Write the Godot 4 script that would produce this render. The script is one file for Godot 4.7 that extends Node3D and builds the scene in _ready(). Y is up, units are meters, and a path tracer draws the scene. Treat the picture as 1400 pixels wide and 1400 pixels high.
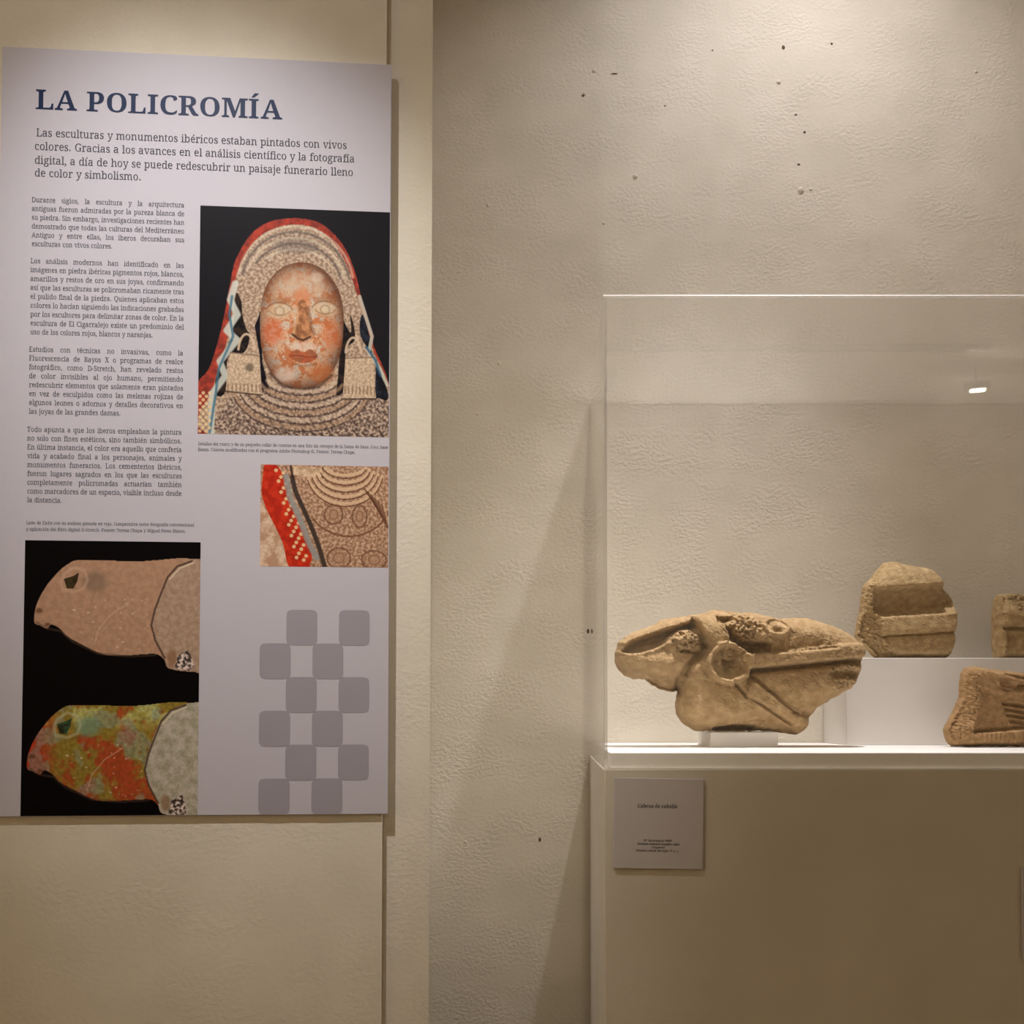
extends Node3D
# A museum corner: an exhibition panel on the left wall, a clear case with stone fragments on a plinth at the right.

const F := 1400.0                     # focal length in pixels of the 1400 x 1400 picture
const PX := 750.0                     # principal point
const PY := 929.0
const PITCH := 1.964                  # degrees upwards
const EYE := Vector3(0, 1.15, 0)
const WALL_Z := -1.887
const CEIL := 3.16

var M := {}
var names := {}
var cam_basis: Basis
var fine := FastNoiseLite.new()
var left_e: Vector3                   # along the left wall, towards the left
var left_n: Vector3                   # out of the left wall
var left_c: Vector3                   # its right-hand corner

func _ready():
	# ---- camera
	cam_basis = Basis(Vector3.RIGHT, deg_to_rad(PITCH))
	var cam := Camera3D.new()
	cam.name = "camera"
	cam.projection = Camera3D.PROJECTION_FRUSTUM
	cam.near = 0.05
	cam.far = 50.0
	cam.size = 0.05 * 1400.0 / F
	cam.frustum_offset = Vector2((700.0 - PX) / F, (PY - 700.0) / F) * 0.05
	cam.transform = Transform3D(cam_basis, EYE)
	add_child(cam)
	cam.current = true
	# ---- air and exposure
	var env := Environment.new()
	env.background_mode = Environment.BG_COLOR
	env.background_color = Color(0, 0, 0)
	env.tonemap_mode = Environment.TONE_MAPPER_LINEAR
	env.tonemap_exposure = 0.5
	env.sdfgi_enabled = true
	env.ssao_enabled = true
	env.ssil_enabled = true
	var we := WorldEnvironment.new()
	we.name = "world"
	we.environment = env
	add_child(we)
	# ---- the room's lamps: spotlights on ceiling tracks
	materials()
	var warm := Color(1.0, 0.915, 0.785)
	# position, aim, beam (strength, half-angle), spill round the beam (strength, half-angle), colour
	spot_lamp(Vector3(-0.632, 2.69, -0.35), Vector3(-0.41, 1.545, -1.32), [4.4, 19.0], [0.5, 62.0], Color(1.0, 0.99, 0.99), "black spotlight on the track aimed at the printed panel")
	spot_lamp(Vector3(0.475, 2.92, -1.45), Vector3(0.22, 1.1, -1.42), [8.0, 26.0], [1.5, 62.0], Color(1.0, 0.985, 1.0), "black spotlight above the clear display case", Vector3(0.5, 1.1, -1.75))
	spot_lamp(Vector3(0.15, 2.92, 1.4), Vector3(-0.06, 1.28, -1.887), [2.8, 10.5], [0.1, 40.0], Color(1.0, 0.965, 0.89), "black spotlight aimed at the wall beside the display case")
	spot_lamp(Vector3(1.7, 2.92, 1.4), Vector3(3.2, 1.4, 1.2), [5.0, 50.0], [0.3, 70.0], warm, "black spotlight aimed at the bare right wall")
	spot_lamp(Vector3(-1.4, 2.92, 1.9), Vector3(-3.0, 1.4, 1.2), [23.0, 50.0], [0.3, 70.0], warm, "black spotlight aimed at the bare side wall")
	spot_lamp(Vector3(0.3, 2.92, 2.7), Vector3(-0.4, 1.3, 4.3), [6.0, 50.0], [0.3, 70.0], warm, "black spotlight aimed at the wall behind the visitor")
	# ---- structure, then things
	room()
	tracks()
	panel()
	plinth_and_case()
	horse_head()
	moulding_fragment()
	cornice_fragment()
	drapery_fragment()
	caption_card(Vector2(838, 1064), Vector2(961, 1188), true, "small grey caption card under the stone horse head", -0.9)
	caption_card(Vector2(1397, 1186), Vector2(1520, 1312), false, "small grey caption card at right end of the plinth front", 0.0)
	ceiling_strip_lamp()

# ------------------------------------------------------------------ helpers
func numbered(n: String) -> String:
	names[n] = names.get(n, -1) + 1
	return n if names[n] == 0 else "%s_%03d" % [n, names[n]]

func thing(called: String, label: String, category: String, at := Vector3.ZERO, group := "") -> Node3D:
	var o := Node3D.new()
	o.name = numbered(called)
	add_child(o)
	o.position = at
	o.set_meta("label", label)
	o.set_meta("category", category)
	if group != "":
		o.set_meta("group", group)
	return o

func part(called: String, mesh: Mesh, mat: Material, parent: Node, at := Vector3.ZERO, label := "") -> MeshInstance3D:
	var o := MeshInstance3D.new()
	o.name = called
	o.mesh = mesh
	o.material_override = mat
	o.position = at
	parent.add_child(o, true)
	if label != "":
		o.set_meta("label", label)
	return o

func structure(called: String, mesh: Mesh, mat: Material, label: String, category: String) -> MeshInstance3D:
	var o := part(called, mesh, mat, self)
	o.set_meta("kind", "structure")
	o.set_meta("label", label)
	o.set_meta("category", category)
	return o

func ray(px: float, py: float) -> Vector3:
	return cam_basis * Vector3((px - PX) / F, (PY - py) / F, -1.0)

func at_z(px: float, py: float, z: float) -> Vector3:          # where that sight line meets the upright plane z
	var d := ray(px, py)
	return EYE + d * (z / d.z)

func on_left(px: float, py: float, off: float) -> Vector3:      # where it meets the left wall, OFF metres in front of it
	var d := ray(px, py)
	var t := (left_c + left_n * off - EYE).dot(left_n) / d.dot(left_n)
	return EYE + d * t

func tri(st: SurfaceTool, a: Vector3, b: Vector3, c: Vector3, n: Vector3):
	if (b - a).cross(c - a).dot(n) > 0:
		var t := b
		b = c
		c = t
	for v in [a, b, c]:
		st.set_normal(n)
		st.add_vertex(v)

func quad(st: SurfaceTool, a: Vector3, b: Vector3, c: Vector3, d: Vector3):
	var n := (b - a).cross(c - a).normalized()
	var mid := (a + b + c + d) / 4.0
	if n.dot(mid - pivot) < 0:
		n = -n
	tri(st, a, b, c, n)
	tri(st, a, c, d, n)

var pivot := Vector3.ZERO

func begin() -> SurfaceTool:
	var st := SurfaceTool.new()
	st.begin(Mesh.PRIMITIVE_TRIANGLES)
	return st

func add_box(st: SurfaceTool, lo: Vector3, hi: Vector3, b := 0.001):   # a box with chamfered edges
	var c := (lo + hi) / 2.0
	var h := (hi - lo) / 2.0
	b = minf(b, minf(h.x, minf(h.y, h.z)) * 0.9)
	pivot = c
	for k in 3:
		var i := (k + 1) % 3
		var j := (k + 2) % 3
		for s in [-1.0, 1.0]:
			var q := []
			for w in [[-1, -1], [1, -1], [1, 1], [-1, 1]]:
				var v := Vector3.ZERO
				v[k] = s * h[k]
				v[i] = w[0] * (h[i] - b)
				v[j] = w[1] * (h[j] - b)
				q.append(c + v)
			quad(st, q[0], q[1], q[2], q[3])
		for s in [-1.0, 1.0]:
			for t in [-1.0, 1.0]:
				var q := []
				for w in [[0, -1], [0, 1], [1, 1], [1, -1]]:
					var v := Vector3.ZERO
					v[k] = w[1] * (h[k] - b)
					v[i] = s * (h[i] - (b if w[0] == 1 else 0.0))
					v[j] = t * (h[j] - (0.0 if w[0] == 1 else b))
					q.append(c + v)
				quad(st, q[0], q[1], q[2], q[3])
	for sx in [-1.0, 1.0]:
		for sy in [-1.0, 1.0]:
			for sz in [-1.0, 1.0]:
				var s := Vector3(sx, sy, sz)
				var a := c + s * (h - Vector3(0, b, b))
				var d := c + s * (h - Vector3(b, 0, b))
				var e := c + s * (h - Vector3(b, b, 0))
				tri(st, a, d, e, s.normalized())

func box(lo: Vector3, hi: Vector3, b := 0.001) -> ArrayMesh:
	var st := begin()
	add_box(st, lo, hi, b)
	return st.commit()

func prism(foot: Array, y0: float, y1: float) -> ArrayMesh:   # an upright prism over a footprint of (x, z) points
	var st := begin()
	var mid := Vector2.ZERO
	for p in foot:
		mid += p / foot.size()
	pivot = Vector3(mid.x, (y0 + y1) / 2, mid.y)
	for k in foot.size():
		var p: Vector2 = foot[k]
		var q: Vector2 = foot[(k + 1) % foot.size()]
		quad(st, Vector3(p.x, y0, p.y), Vector3(q.x, y0, q.y), Vector3(q.x, y1, q.y), Vector3(p.x, y1, p.y))
	var t := Geometry2D.triangulate_polygon(PackedVector2Array(foot))
	for k in range(0, t.size(), 3):
		for y in [y0, y1]:
			var v := []
			for m in 3:
				v.append(Vector3(foot[t[k + m]].x, y, foot[t[k + m]].y))
			tri(st, v[0], v[1], v[2], Vector3(0, 1 if y == y1 else -1, 0))
	return st.commit()

func lathe(profile: Array, sides := 32) -> ArrayMesh:        # (radius, y) points turned round y
	var st := begin()
	st.set_smooth_group(0)
	for k in profile.size() - 1:
		for s in sides:
			var v := []
			for w in [[k, s], [k, s + 1], [k + 1, s + 1], [k + 1, s]]:
				var a: float = TAU * w[1] / sides
				var p: Vector2 = profile[w[0]]
				v.append(Vector3(p.x * cos(a), p.y, p.x * sin(a)))
			var a2 := TAU * (s + 0.5) / sides
			var t: Vector2 = profile[k + 1] - profile[k]
			var n := Vector3(t.y * cos(a2), -t.x, t.y * sin(a2)).normalized()
			if v[0] != v[1]:
				tri(st, v[0], v[1], v[2], n)
			if v[2] != v[3]:
				tri(st, v[0], v[2], v[3], n)
	return st.commit()

# ------------------------------------------------------------------ materials
func plain(c: Color, rough := 0.8) -> StandardMaterial3D:
	var m := StandardMaterial3D.new()
	m.albedo_color = c
	m.roughness = rough
	return m

func noise_texture(freq: float, octaves: int, size: int, seed_: int, dark: Color, light: Color) -> ImageTexture:
	var n := FastNoiseLite.new()
	n.seed = seed_
	n.frequency = freq
	n.fractal_octaves = octaves
	var g := n.get_seamless_image(size, size)
	g.convert(Image.FORMAT_RGB8)
	if dark != Color.BLACK or light != Color.WHITE:
		for y in size:
			for x in size:
				g.set_pixel(x, y, dark.lerp(light, g.get_pixel(x, y).r))
	return ImageTexture.create_from_image(g)

func paint_relief(size: int) -> ImageTexture:              # rolled wall paint: fine grain, stronger in some patches, with soft swellings
	var n := FastNoiseLite.new()
	n.seed = 3
	n.fractal_octaves = 5
	n.fractal_gain = 0.6
	n.frequency = 0.055
	var a := n.get_seamless_image(size, size)
	n.seed = 9
	n.fractal_octaves = 2
	n.frequency = 0.009
	var b := n.get_seamless_image(size / 2, size / 2)
	var out := Image.create(size, size, false, Image.FORMAT_RGBF)
	for y in size:
		for x in size:
			var k := b.get_pixel(x / 2, y / 2).r
			var v := (a.get_pixel(x, y).r - 0.5) * (0.35 + 0.75 * smoothstep(0.25, 0.8, k)) + k * 0.5 + 0.2
			out.set_pixel(x, y, Color(v, v, v))
	return ImageTexture.create_from_image(out)

func surface(c: Color, rough: float, tile: float, color: Texture2D, bump: Texture2D, height: float) -> StandardMaterial3D:
	var m := plain(c, rough)
	m.uv1_triplanar = true
	m.uv1_world_triplanar = true
	m.uv1_scale = Vector3(0.8, 1.0, 0.8) / tile
	m.albedo_texture = color
	if bump:
		m.heightmap_enabled = true
		m.heightmap_texture = bump
		m.heightmap_scale = height
	return m

func materials():
	fine.seed = 7
	fine.frequency = 0.05
	fine.fractal_octaves = 4
	var grain := paint_relief(1024)
	var mottle := noise_texture(0.012, 4, 256, 5, Color(0.95, 0.95, 0.94), Color.WHITE)
	M.wall = surface(Color(0.875, 0.842, 0.778), 0.75, 0.46, mottle, grain, 0.095)
	M.slab = surface(Color(0.875, 0.842, 0.778), 0.75, 0.50, mottle, grain, 0.06)
	M.plinth = surface(Color(0.80, 0.765, 0.70), 0.7, 0.7, mottle, grain, 0.03)
	M.ceiling = plain(Color(0.90, 0.88, 0.84), 0.9)
	M.floor = surface(Color(0.50, 0.42, 0.34), 0.5, 0.9, mottle, null, 0.0)
	M.board = plain(Color(0.94, 0.925, 0.895), 0.6)
	M.riser = plain(Color(0.90, 0.885, 0.86), 0.6)
	var sheet := 0.42                            # satin laminate of the panel
	M.print_ground = plain(Color(0.755, 0.74, 0.775), sheet)
	M.foam = plain(Color(0.85, 0.84, 0.82), 0.8)
	M.motif = plain(Color(0.62, 0.60, 0.635), sheet)
	M.title = plain(Color(0.11, 0.17, 0.30), sheet)
	M.ink = plain(Color(0.25, 0.25, 0.29), 0.9)
	M.black_ink = plain(Color(0.13, 0.11, 0.10), 0.6)
	M.card = plain(Color(0.73, 0.705, 0.695), 0.6)
	M.hole = plain(Color(0.34, 0.28, 0.22), 0.9)
	for k in ["print_ground", "motif", "title"]:
		M[k].metallic_specular = 0.2
	M.black_metal = plain(Color(0.05, 0.05, 0.055), 0.4)
	var stone_bump := noise_texture(0.075, 5, 512, 11, Color.BLACK, Color.WHITE)
	var stone_tone := noise_texture(0.018, 5, 512, 21, Color(0.72, 0.66, 0.58), Color(1.0, 1.0, 1.0))
	M.stone = surface(Color(0.80, 0.685, 0.51), 0.9, 0.16, stone_tone, stone_bump, 0.16)
	M.stone_pale = surface(Color(0.84, 0.735, 0.55), 0.9, 0.13, stone_tone, stone_bump, 0.16)
	M.stone_brown = surface(Color(0.76, 0.62, 0.44), 0.9, 0.14, stone_tone, stone_bump, 0.16)
	var a := StandardMaterial3D.new()            # clear acrylic sheet
	a.transparency = BaseMaterial3D.TRANSPARENCY_ALPHA
	a.albedo_color = Color(0.95, 0.96, 0.95, 0.02)
	a.roughness = 0.0
	M.acrylic = a
	var e := StandardMaterial3D.new()            # its sawn and polished edges, seen lengthwise
	e.transparency = BaseMaterial3D.TRANSPARENCY_ALPHA
	e.albedo_color = Color(0.95, 0.94, 0.92, 0.32)
	e.roughness = 0.3
	M.acrylic_edge = e

func glow(c: Color, k: float) -> StandardMaterial3D:
	var m := plain(Color(0.9, 0.9, 0.9), 0.4)
	m.emission_enabled = true
	m.emission = c
	m.emission_energy_multiplier = k
	return m

# ------------------------------------------------------------------ lamps and room
func spot_lamp(at: Vector3, aim: Vector3, beam: Array, spill: Array, c: Color, label: String, spill_aim := Vector3.INF):
	var t := thing("track_spotlight", label, "spotlight", Vector3(at.x, CEIL - 0.03, at.z))
	var dir := (aim - at).normalized()
	var head := Node3D.new()
	head.name = "lamp_head"
	t.add_child(head, true)
	var y := -dir
	var x := y.cross(Vector3.FORWARD if absf(y.z) < 0.9 else Vector3.RIGHT).normalized()
	head.basis = Basis(x, y, x.cross(y))
	head.position = at - t.position
	part("lamp_housing", lathe([Vector2(0.036, 0.0), Vector2(0.04, 0.0), Vector2(0.04, 0.11), Vector2(0.03, 0.13), Vector2(0.0, 0.13)], 24), M.black_metal, head)
	part("lamp_lens", lathe([Vector2(0.0, 0.012), Vector2(0.036, 0.012), Vector2(0.036, 0.02), Vector2(0.0, 0.02)], 24), glow(c, 6.0), head)
	var top := t.position.y
	part("stem", lathe([Vector2(0.0, at.y + 0.04 - top), Vector2(0.008, at.y + 0.04 - top), Vector2(0.008, 0.0), Vector2(0.0, 0.0)], 12), M.black_metal, t)
	part("track_adapter", box(Vector3(-0.016, -0.03, -0.05), Vector3(0.016, 0.0, 0.05)), M.black_metal, t)
	for k in [beam, spill]:
		var l := SpotLight3D.new()
		l.name = "beam"
		l.light_color = c
		l.light_energy = k[0]
		l.spot_angle = k[1]
		l.spot_angle_attenuation = 1.0
		l.spot_range = 12.0
		l.spot_attenuation = 2.0
		l.light_size = 0.025
		l.shadow_enabled = true
		add_child(l, true)
		l.look_at_from_position(at + dir * 0.004, aim if k == beam or spill_aim == Vector3.INF else spill_aim, Vector3.UP if absf(dir.y) < 0.98 else Vector3.RIGHT)

func tracks():
	for k in [[-1.45, "above the clear display case"], [-0.35, "carrying the spotlight aimed at the printed panel"], [1.4, "carrying two spotlights aimed at the back and right walls"], [1.9, "carrying the spotlight aimed at the side wall"], [2.7, "carrying the spotlight aimed at the rear wall"]]:
		var t := thing("ceiling_track", "black ceiling lighting track " + k[1], "track", Vector3(0, CEIL - 0.03, k[0]), "ceiling lighting tracks")
		part("rail", box(Vector3(-1.9, 0.0, -0.018), Vector3(2.4, 0.03, 0.018)), M.black_metal, t)

func ceiling_strip_lamp():
	var p := Vector3(2.48, 3.02, 3.05)
	var t := thing("linear_lamp", "short white linear lamp hanging under the ceiling", "lamp", p)
	part("lamp_housing", box(Vector3(-0.07, 0.012, -0.02), Vector3(0.07, 0.05, 0.02)), M.black_metal, t)
	part("stem", box(Vector3(-0.006, 0.05, -0.006), Vector3(0.006, CEIL - p.y, 0.006)), M.black_metal, t)
	part("light_tube", box(Vector3(-0.045, -0.006, -0.01), Vector3(0.045, 0.012, 0.01), 0.004), glow(Color(1, 0.97, 0.9), 40.0), t)
	t.rotation_degrees.z = 6.0
	var l := OmniLight3D.new()
	l.name = "tube_light"
	l.light_color = Color(1, 0.95, 0.86)
	l.light_energy = 0.5
	l.light_size = 0.005
	l.omni_range = 12.0
	l.omni_attenuation = 2.0
	l.shadow_enabled = true
	l.position = p + Vector3(0, 0.002, 0)
	add_child(l)

func room():
	var a := deg_to_rad(4.3)
	left_e = Vector3(-cos(a), 0, sin(a))
	left_n = Vector3(sin(a), 0, cos(a))
	left_c = at_z(589.0, 700.0, -1.35)
	var flat := func(v: Vector3) -> Vector2: return Vector2(v.x, v.z)
	var far := left_c + left_e * 2.9
	structure("wall_back", box(Vector3(-0.7, 0, WALL_Z - 0.15), Vector3(3.35, CEIL, WALL_Z), 0.0005), M.wall, "cream plastered back wall with rough paint behind the display case", "wall")
	structure("wall_middle", prism([flat.call(left_c), flat.call(far), flat.call(far) + Vector2(0, -0.6), flat.call(left_c) + Vector2(-0.115, -0.60)], 0, CEIL), M.slab, "narrow smooth cream wall strip beside the printed panel", "wall")
	var s := on_left(524.5, 700, 0.011)
	var s0 := left_c + left_e * (s - left_c).dot(left_e)
	structure("wall_left", prism([flat.call(s0), flat.call(s0 + left_n * 0.011), flat.call(far + left_n * 0.011), flat.call(far)], 0, CEIL), M.slab, "cream boarded left wall carrying the printed panel", "wall")
	structure("wall_side", box(Vector3(-3.2, 0, -1.7), Vector3(-3.05, CEIL, 4.45)), M.wall, "bare cream wall on the far left side", "wall")
	structure("wall_right", box(Vector3(3.2, 0, WALL_Z), Vector3(3.35, CEIL, 4.45)), M.wall, "bare cream wall on the far right side", "wall")
	structure("wall_rear", box(Vector3(-3.05, 0, 4.3), Vector3(3.2, CEIL, 4.45)), M.wall, "bare cream wall behind the visitor", "wall")
	structure("floor", box(Vector3(-3.3, -0.15, -2.1), Vector3(3.5, 0, 4.6)), M.floor, "brown floor of the gallery", "floor")
	structure("ceiling", box(Vector3(-3.3, CEIL, -2.1), Vector3(3.5, CEIL + 0.15, 4.6)), M.ceiling, "off white ceiling of the gallery", "ceiling")
	wall_marks()

func wall_marks():
	var wall := get_node("wall_back")
	for h in [[1071, 65, 2.3, 1.35], [1137, 60, 1.7, 1.0], [1088, 157, 1.7, 0.8], [1100, 181, 1.9, 1.0], [1092, 225, 2.2, 0.7], [974, 69, 1.2, 1.0], [909, 145, 1.3, 0.8], [738, 1148, 1.8, 1.7], [804, 863, 1.7, 2.0], [797, 131, 2.0, 1.0], [840, 101, 5.0, 0.22]]:
		var st := begin()
		var r: float = h[2] / F * 1.887
		for k in 10:
			var p := Vector3(cos(TAU * k / 10) * r, sin(TAU * k / 10) * r * h[3], 0)
			var q := Vector3(cos(TAU * (k + 1) / 10) * r, sin(TAU * (k + 1) / 10) * r * h[3], 0)
			tri(st, Vector3(0, 0, 0.0004), p + Vector3(0, 0, 0.0003), q + Vector3(0, 0, 0.0003), Vector3(0, 0, 1))
		part("nail_hole", st.commit(), M.hole, wall, at_z(h[0], h[1], WALL_Z), "small dark nail hole")
	for h in [[1094, 260, 5.0], [1108, 259, 2.2], [799, 128, 3.0], [682, 497, 2.6], [653, 566, 2.4], [667, 281, 2.6], [636, 1151, 2.2], [868, 241, 4.0], [1064, 112, 3.5], [1334, 98, 2.5], [812, 97, 3.0], [825, 305, 2.4]]:
		var r: float = h[2] / F * 1.887
		var m := part("plaster_bump", lathe([Vector2(r, -0.0006), Vector2(r * 0.9, r * 0.12), Vector2(r * 0.6, r * 0.38), Vector2(r * 0.25, r * 0.5), Vector2(0, r * 0.52)], 14), M.wall, wall, at_z(h[0], h[1], WALL_Z))
		m.rotation_degrees = Vector3(90, 0, 20)

# ------------------------------------------------------------------ lettering
var faces := {}

func face(which: String) -> Font:
	if not faces.has(which):
		var f := SystemFont.new()
		f.font_names = PackedStringArray(["Droid Serif"])
		f.font_weight = 700 if which.contains("bold") else 400
		var v := FontVariation.new()
		v.base_font = f
		if which.contains("slant"):
			v.variation_transform = Transform2D(Vector2(1, 0), Vector2(0.2, 1), Vector2.ZERO)
		faces[which] = v
	return faces[which]

func word(into: Array, text: String, f: Font, at: Vector3, sx: float, sy: float, step: float):
	var m := TextMesh.new()
	m.font = f
	m.font_size = 48
	m.pixel_size = 0.01
	m.depth = 0.0
	m.curve_step = step
	m.horizontal_alignment = HORIZONTAL_ALIGNMENT_LEFT
	m.text = "H"
	var foot := m.get_aabb().position.y
	m.text = text
	var a := m.get_mesh_arrays()
	for v in a[Mesh.ARRAY_VERTEX]:
		into.append(at + Vector3(v.x * sx, (v.y - foot) * sy, 0))

# One line of print from U0 to U1 along the foot V; EM is the size of the type. Words are spread over the width when SPREAD.
func line(into: Array, text: String, f: Font, u0: float, u1: float, v: float, em: float, z: float, spread: bool, step := 4.0):
	var words := text.split(" ")
	var wide := []
	var total := 0.0
	for w in words:
		wide.append(f.get_string_size(w, HORIZONTAL_ALIGNMENT_LEFT, -1, 48).x * 0.01)
		total += wide[-1]
	var sy := em / 0.48
	var gap := 0.15
	var sx := (u1 - u0) / (total + gap * (words.size() - 1))
	if spread and sx > sy * 0.84:
		sx = sy * 0.84
		gap = ((u1 - u0) / sx - total) / maxf(1.0, words.size() - 1)
	var u := u0
	for k in words.size():
		word(into, words[k], f, Vector3(u, v, z), sx, sy, step)
		u += (wide[k] + gap) * sx

func print_mesh(verts: Array) -> ArrayMesh:
	var a := []
	a.resize(Mesh.ARRAY_MAX)
	var p := PackedVector3Array(verts)
	var n := PackedVector3Array()
	n.resize(p.size())
	n.fill(Vector3(0, 0, 1))
	a[Mesh.ARRAY_VERTEX] = p
	a[Mesh.ARRAY_NORMAL] = n
	var m := ArrayMesh.new()
	m.add_surface_from_arrays(Mesh.PRIMITIVE_TRIANGLES, a)
	return m

# ------------------------------------------------------------------ the printed panel
var panel_frame: Transform3D
const PANEL_OFF := 0.0177

func on_panel(px: float, py: float) -> Vector3:               # a photo pixel in the panel's own axes (metres from its foot)
	return panel_frame.affine_inverse() * on_left(px, py, PANEL_OFF)

func panel():
	var br := on_left(529.5, 1113, PANEL_OFF)
	panel_frame = Transform3D(Basis(-left_e, Vector3.UP, left_n), br)
	var tr := on_panel(531.5, 88)
	var tl := on_panel(3.0, 64)
	var w := -tl.x
	var h := tr.y
	panel_frame.origin += panel_frame.basis.x * (-w / 2)          # middle of the foot
	var t := thing("exhibition_panel", "tall pale lilac printed panel about painted sculpture on the left wall", "panel", panel_frame.origin - left_n * 0.0)
	t.basis = panel_frame.basis
	part("board", box(Vector3(-w / 2, 0, -0.0066), Vector3(w / 2, h, 0), 0.0006), M.print_ground, t)
	var z := 0.0003
	# the heading and the introduction
	var v := []
	var p0 := on_panel(48, 149)
	var p1 := on_panel(385, 163)
	line(v, "LA POLICROMÍA", face("bold"), p0.x, p1.x, p0.y, 0.03645, z, false, 2.0)
	part("heading", print_mesh(v), M.title, t, Vector3.ZERO, "dark blue serif heading")
	v = []
	for l in [["Las esculturas y monumentos ibéricos estaban pintados con vivos", 49, 186, 474, 204], ["colores. Gracias a los avances en el análisis científico y la fotografía", 47, 204, 485, 223],
			["digital, a día de hoy se puede redescubrir un paisaje funerario lleno", 47, 222.5, 483, 242], ["de color y simbolismo.", 47, 241, 193, 247]]:
		p0 = on_panel(l[1], l[2])
		p1 = on_panel(l[3], l[4])
		line(v, l[0], face("regular"), p0.x, p1.x, (p0.y + p1.y) / 2, 0.01417, z, false, 3.0)
	part("introduction", print_mesh(v), M.ink, t, Vector3.ZERO, "introduction in grey serif type")
	# four justified paragraphs: left x, right x, first and last foot at the left, drop to the right, end of the last line
	var paras := [
		[43.2, 252.0, 276.0, 335.8, 8.0, 154.0, ["Durante siglos, la escultura y la arquitectura", "antiguas fueron admiradas por la pureza blanca de", "su piedra. Sin embargo, investigaciones recientes han", "demostrado que todas las culturas del Mediterráneo", "Antiguo y entre ellas, los iberos decoraban sus", "esculturas con vivos colores."]],
		[41.4, 251.4, 359.6, 456.3, 7.0, 209.0, ["Los análisis modernos han identificado en las", "imágenes en piedra ibéricas pigmentos rojos, blancos,", "amarillos y restos de oro en sus joyas, confirmando", "así que las esculturas se policromaban ricamente tras", "el pulido final de la piedra. Quienes aplicaban estos", "colores lo hacían siguiendo las indicaciones grabadas", "por los escultores para delimitar zonas de color. En la", "escultura de El Cigarralejo existe un predominio del", "uso de los colores rojos, blancos y naranjas."]],
		[39.5, 250.5, 480.6, 565.0, 5.5, 165.0, ["Estudios con técnicas no invasivas, como la", "Fluorescencia de Rayos X o programas de realce", "fotográfico, como D-Stretch, han revelado restos", "de color invisibles al ojo humano, permitiendo", "redescubrir elementos que solamente eran pintados", "en vez de esculpidos como las melenas rojizas de", "algunos leones o adornos y detalles decorativos en", "las joyas de las grandes damas."]],
		[37.0, 248.5, 590.0, 686.0, 4.5, 85.0, ["Todo apunta a que los iberos empleaban la pintura", "no solo con fines estéticos, sino también simbólicos.", "En última instancia, el color era aquello que confería", "vida y acabado final a los personajes, animales y", "monumentos funerarios. Los cementerios ibéricos,", "fueron lugares sagrados en los que las esculturas", "completamente policromadas actuarían también", "como marcadores de un espacio, visible incluso desde", "la distancia."]]]
	for g in paras:
		v = []
		var n: int = g[6].size()
		for k in n:
			var y: float = lerpf(g[2], g[3], float(k) / (n - 1))
			p0 = on_panel(g[0], y)
			p1 = on_panel(g[1], y + g[4])
			var q := on_panel(g[5], y + g[4] * 0.5)
			line(v, g[6][k], face("regular"), p0.x, q.x if k == n - 1 else p1.x, (p0.y + p1.y) / 2, 0.00900, z, true, 6.0)
		part("paragraph", print_mesh(v), M.ink, t, Vector3.ZERO, "justified paragraph in small grey type")
	v = []
	for l in [["León de Elche con su melena pintada en rojo. Comparativa entre fotografía convencional", 35.6, 716.6, 265.5, 720], ["y aplicación del filtro digital D-Stretch. Fuente: Teresa Chapa y Miguel Pérez Blasco.", 35.6, 725.2, 254, 728.5]]:
		p0 = on_panel(l[1], l[2])
		p1 = on_panel(l[3], l[4])
		line(v, l[0], face("regular"), p0.x, p1.x, (p0.y + p1.y) / 2, 0.00574, z, false, 8.0)
	part("picture_caption", print_mesh(v), M.ink, t, Vector3.ZERO, "two tiny lines of picture caption")
	v = []
	for l in [["Detalles del rostro y de un pequeño collar de cuentas en una foto sin retoque de la Dama de Baza. Foto: base", 270.7, 608.3, 530.5, 614], ["Baeza. Colores modificados con el programa Adobe Photoshop ©. Fuente: Teresa Chapa.", 270.7, 616.2, 486, 620.7]]:
		p0 = on_panel(l[1], l[2])
		p1 = on_panel(l[3], l[4])
		line(v, l[0], face("regular"), p0.x, p1.x, (p0.y + p1.y) / 2, 0.00574, z, false, 8.0)
	part("picture_caption", print_mesh(v), M.ink, t, Vector3.ZERO, "two tiny lines of picture caption")
	# printed pictures
	printed(t, Vector2(274, 281), Vector2(531, 598), w / 2, -1.0, bust_picture(), "printed picture of a veiled painted stone bust on black")
	printed(t, Vector2(356.5, 635), Vector2(530.5, 776), w / 2, -1.0, detail_picture(), "printed picture of carved stone with a red chequered band")
	printed(t, Vector2(34.5, 738.5), Vector2(270, 1113), -1.0, 0.0, heads_picture(), "printed picture of two broken stone heads on black, one coloured")
	# the chequered motif of soft squares, cut off by the foot
	var c0 := on_panel(375.3, 992)
	var c1 := on_panel(447.5, 998)
	var dx := (c1.x - c0.x) / 2
	var dy := (on_panel(411.5, 858).y - on_panel(411, 1042.5).y) / 4.0
	var hw := dx * 0.585
	var hh := dy * 0.53
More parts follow.
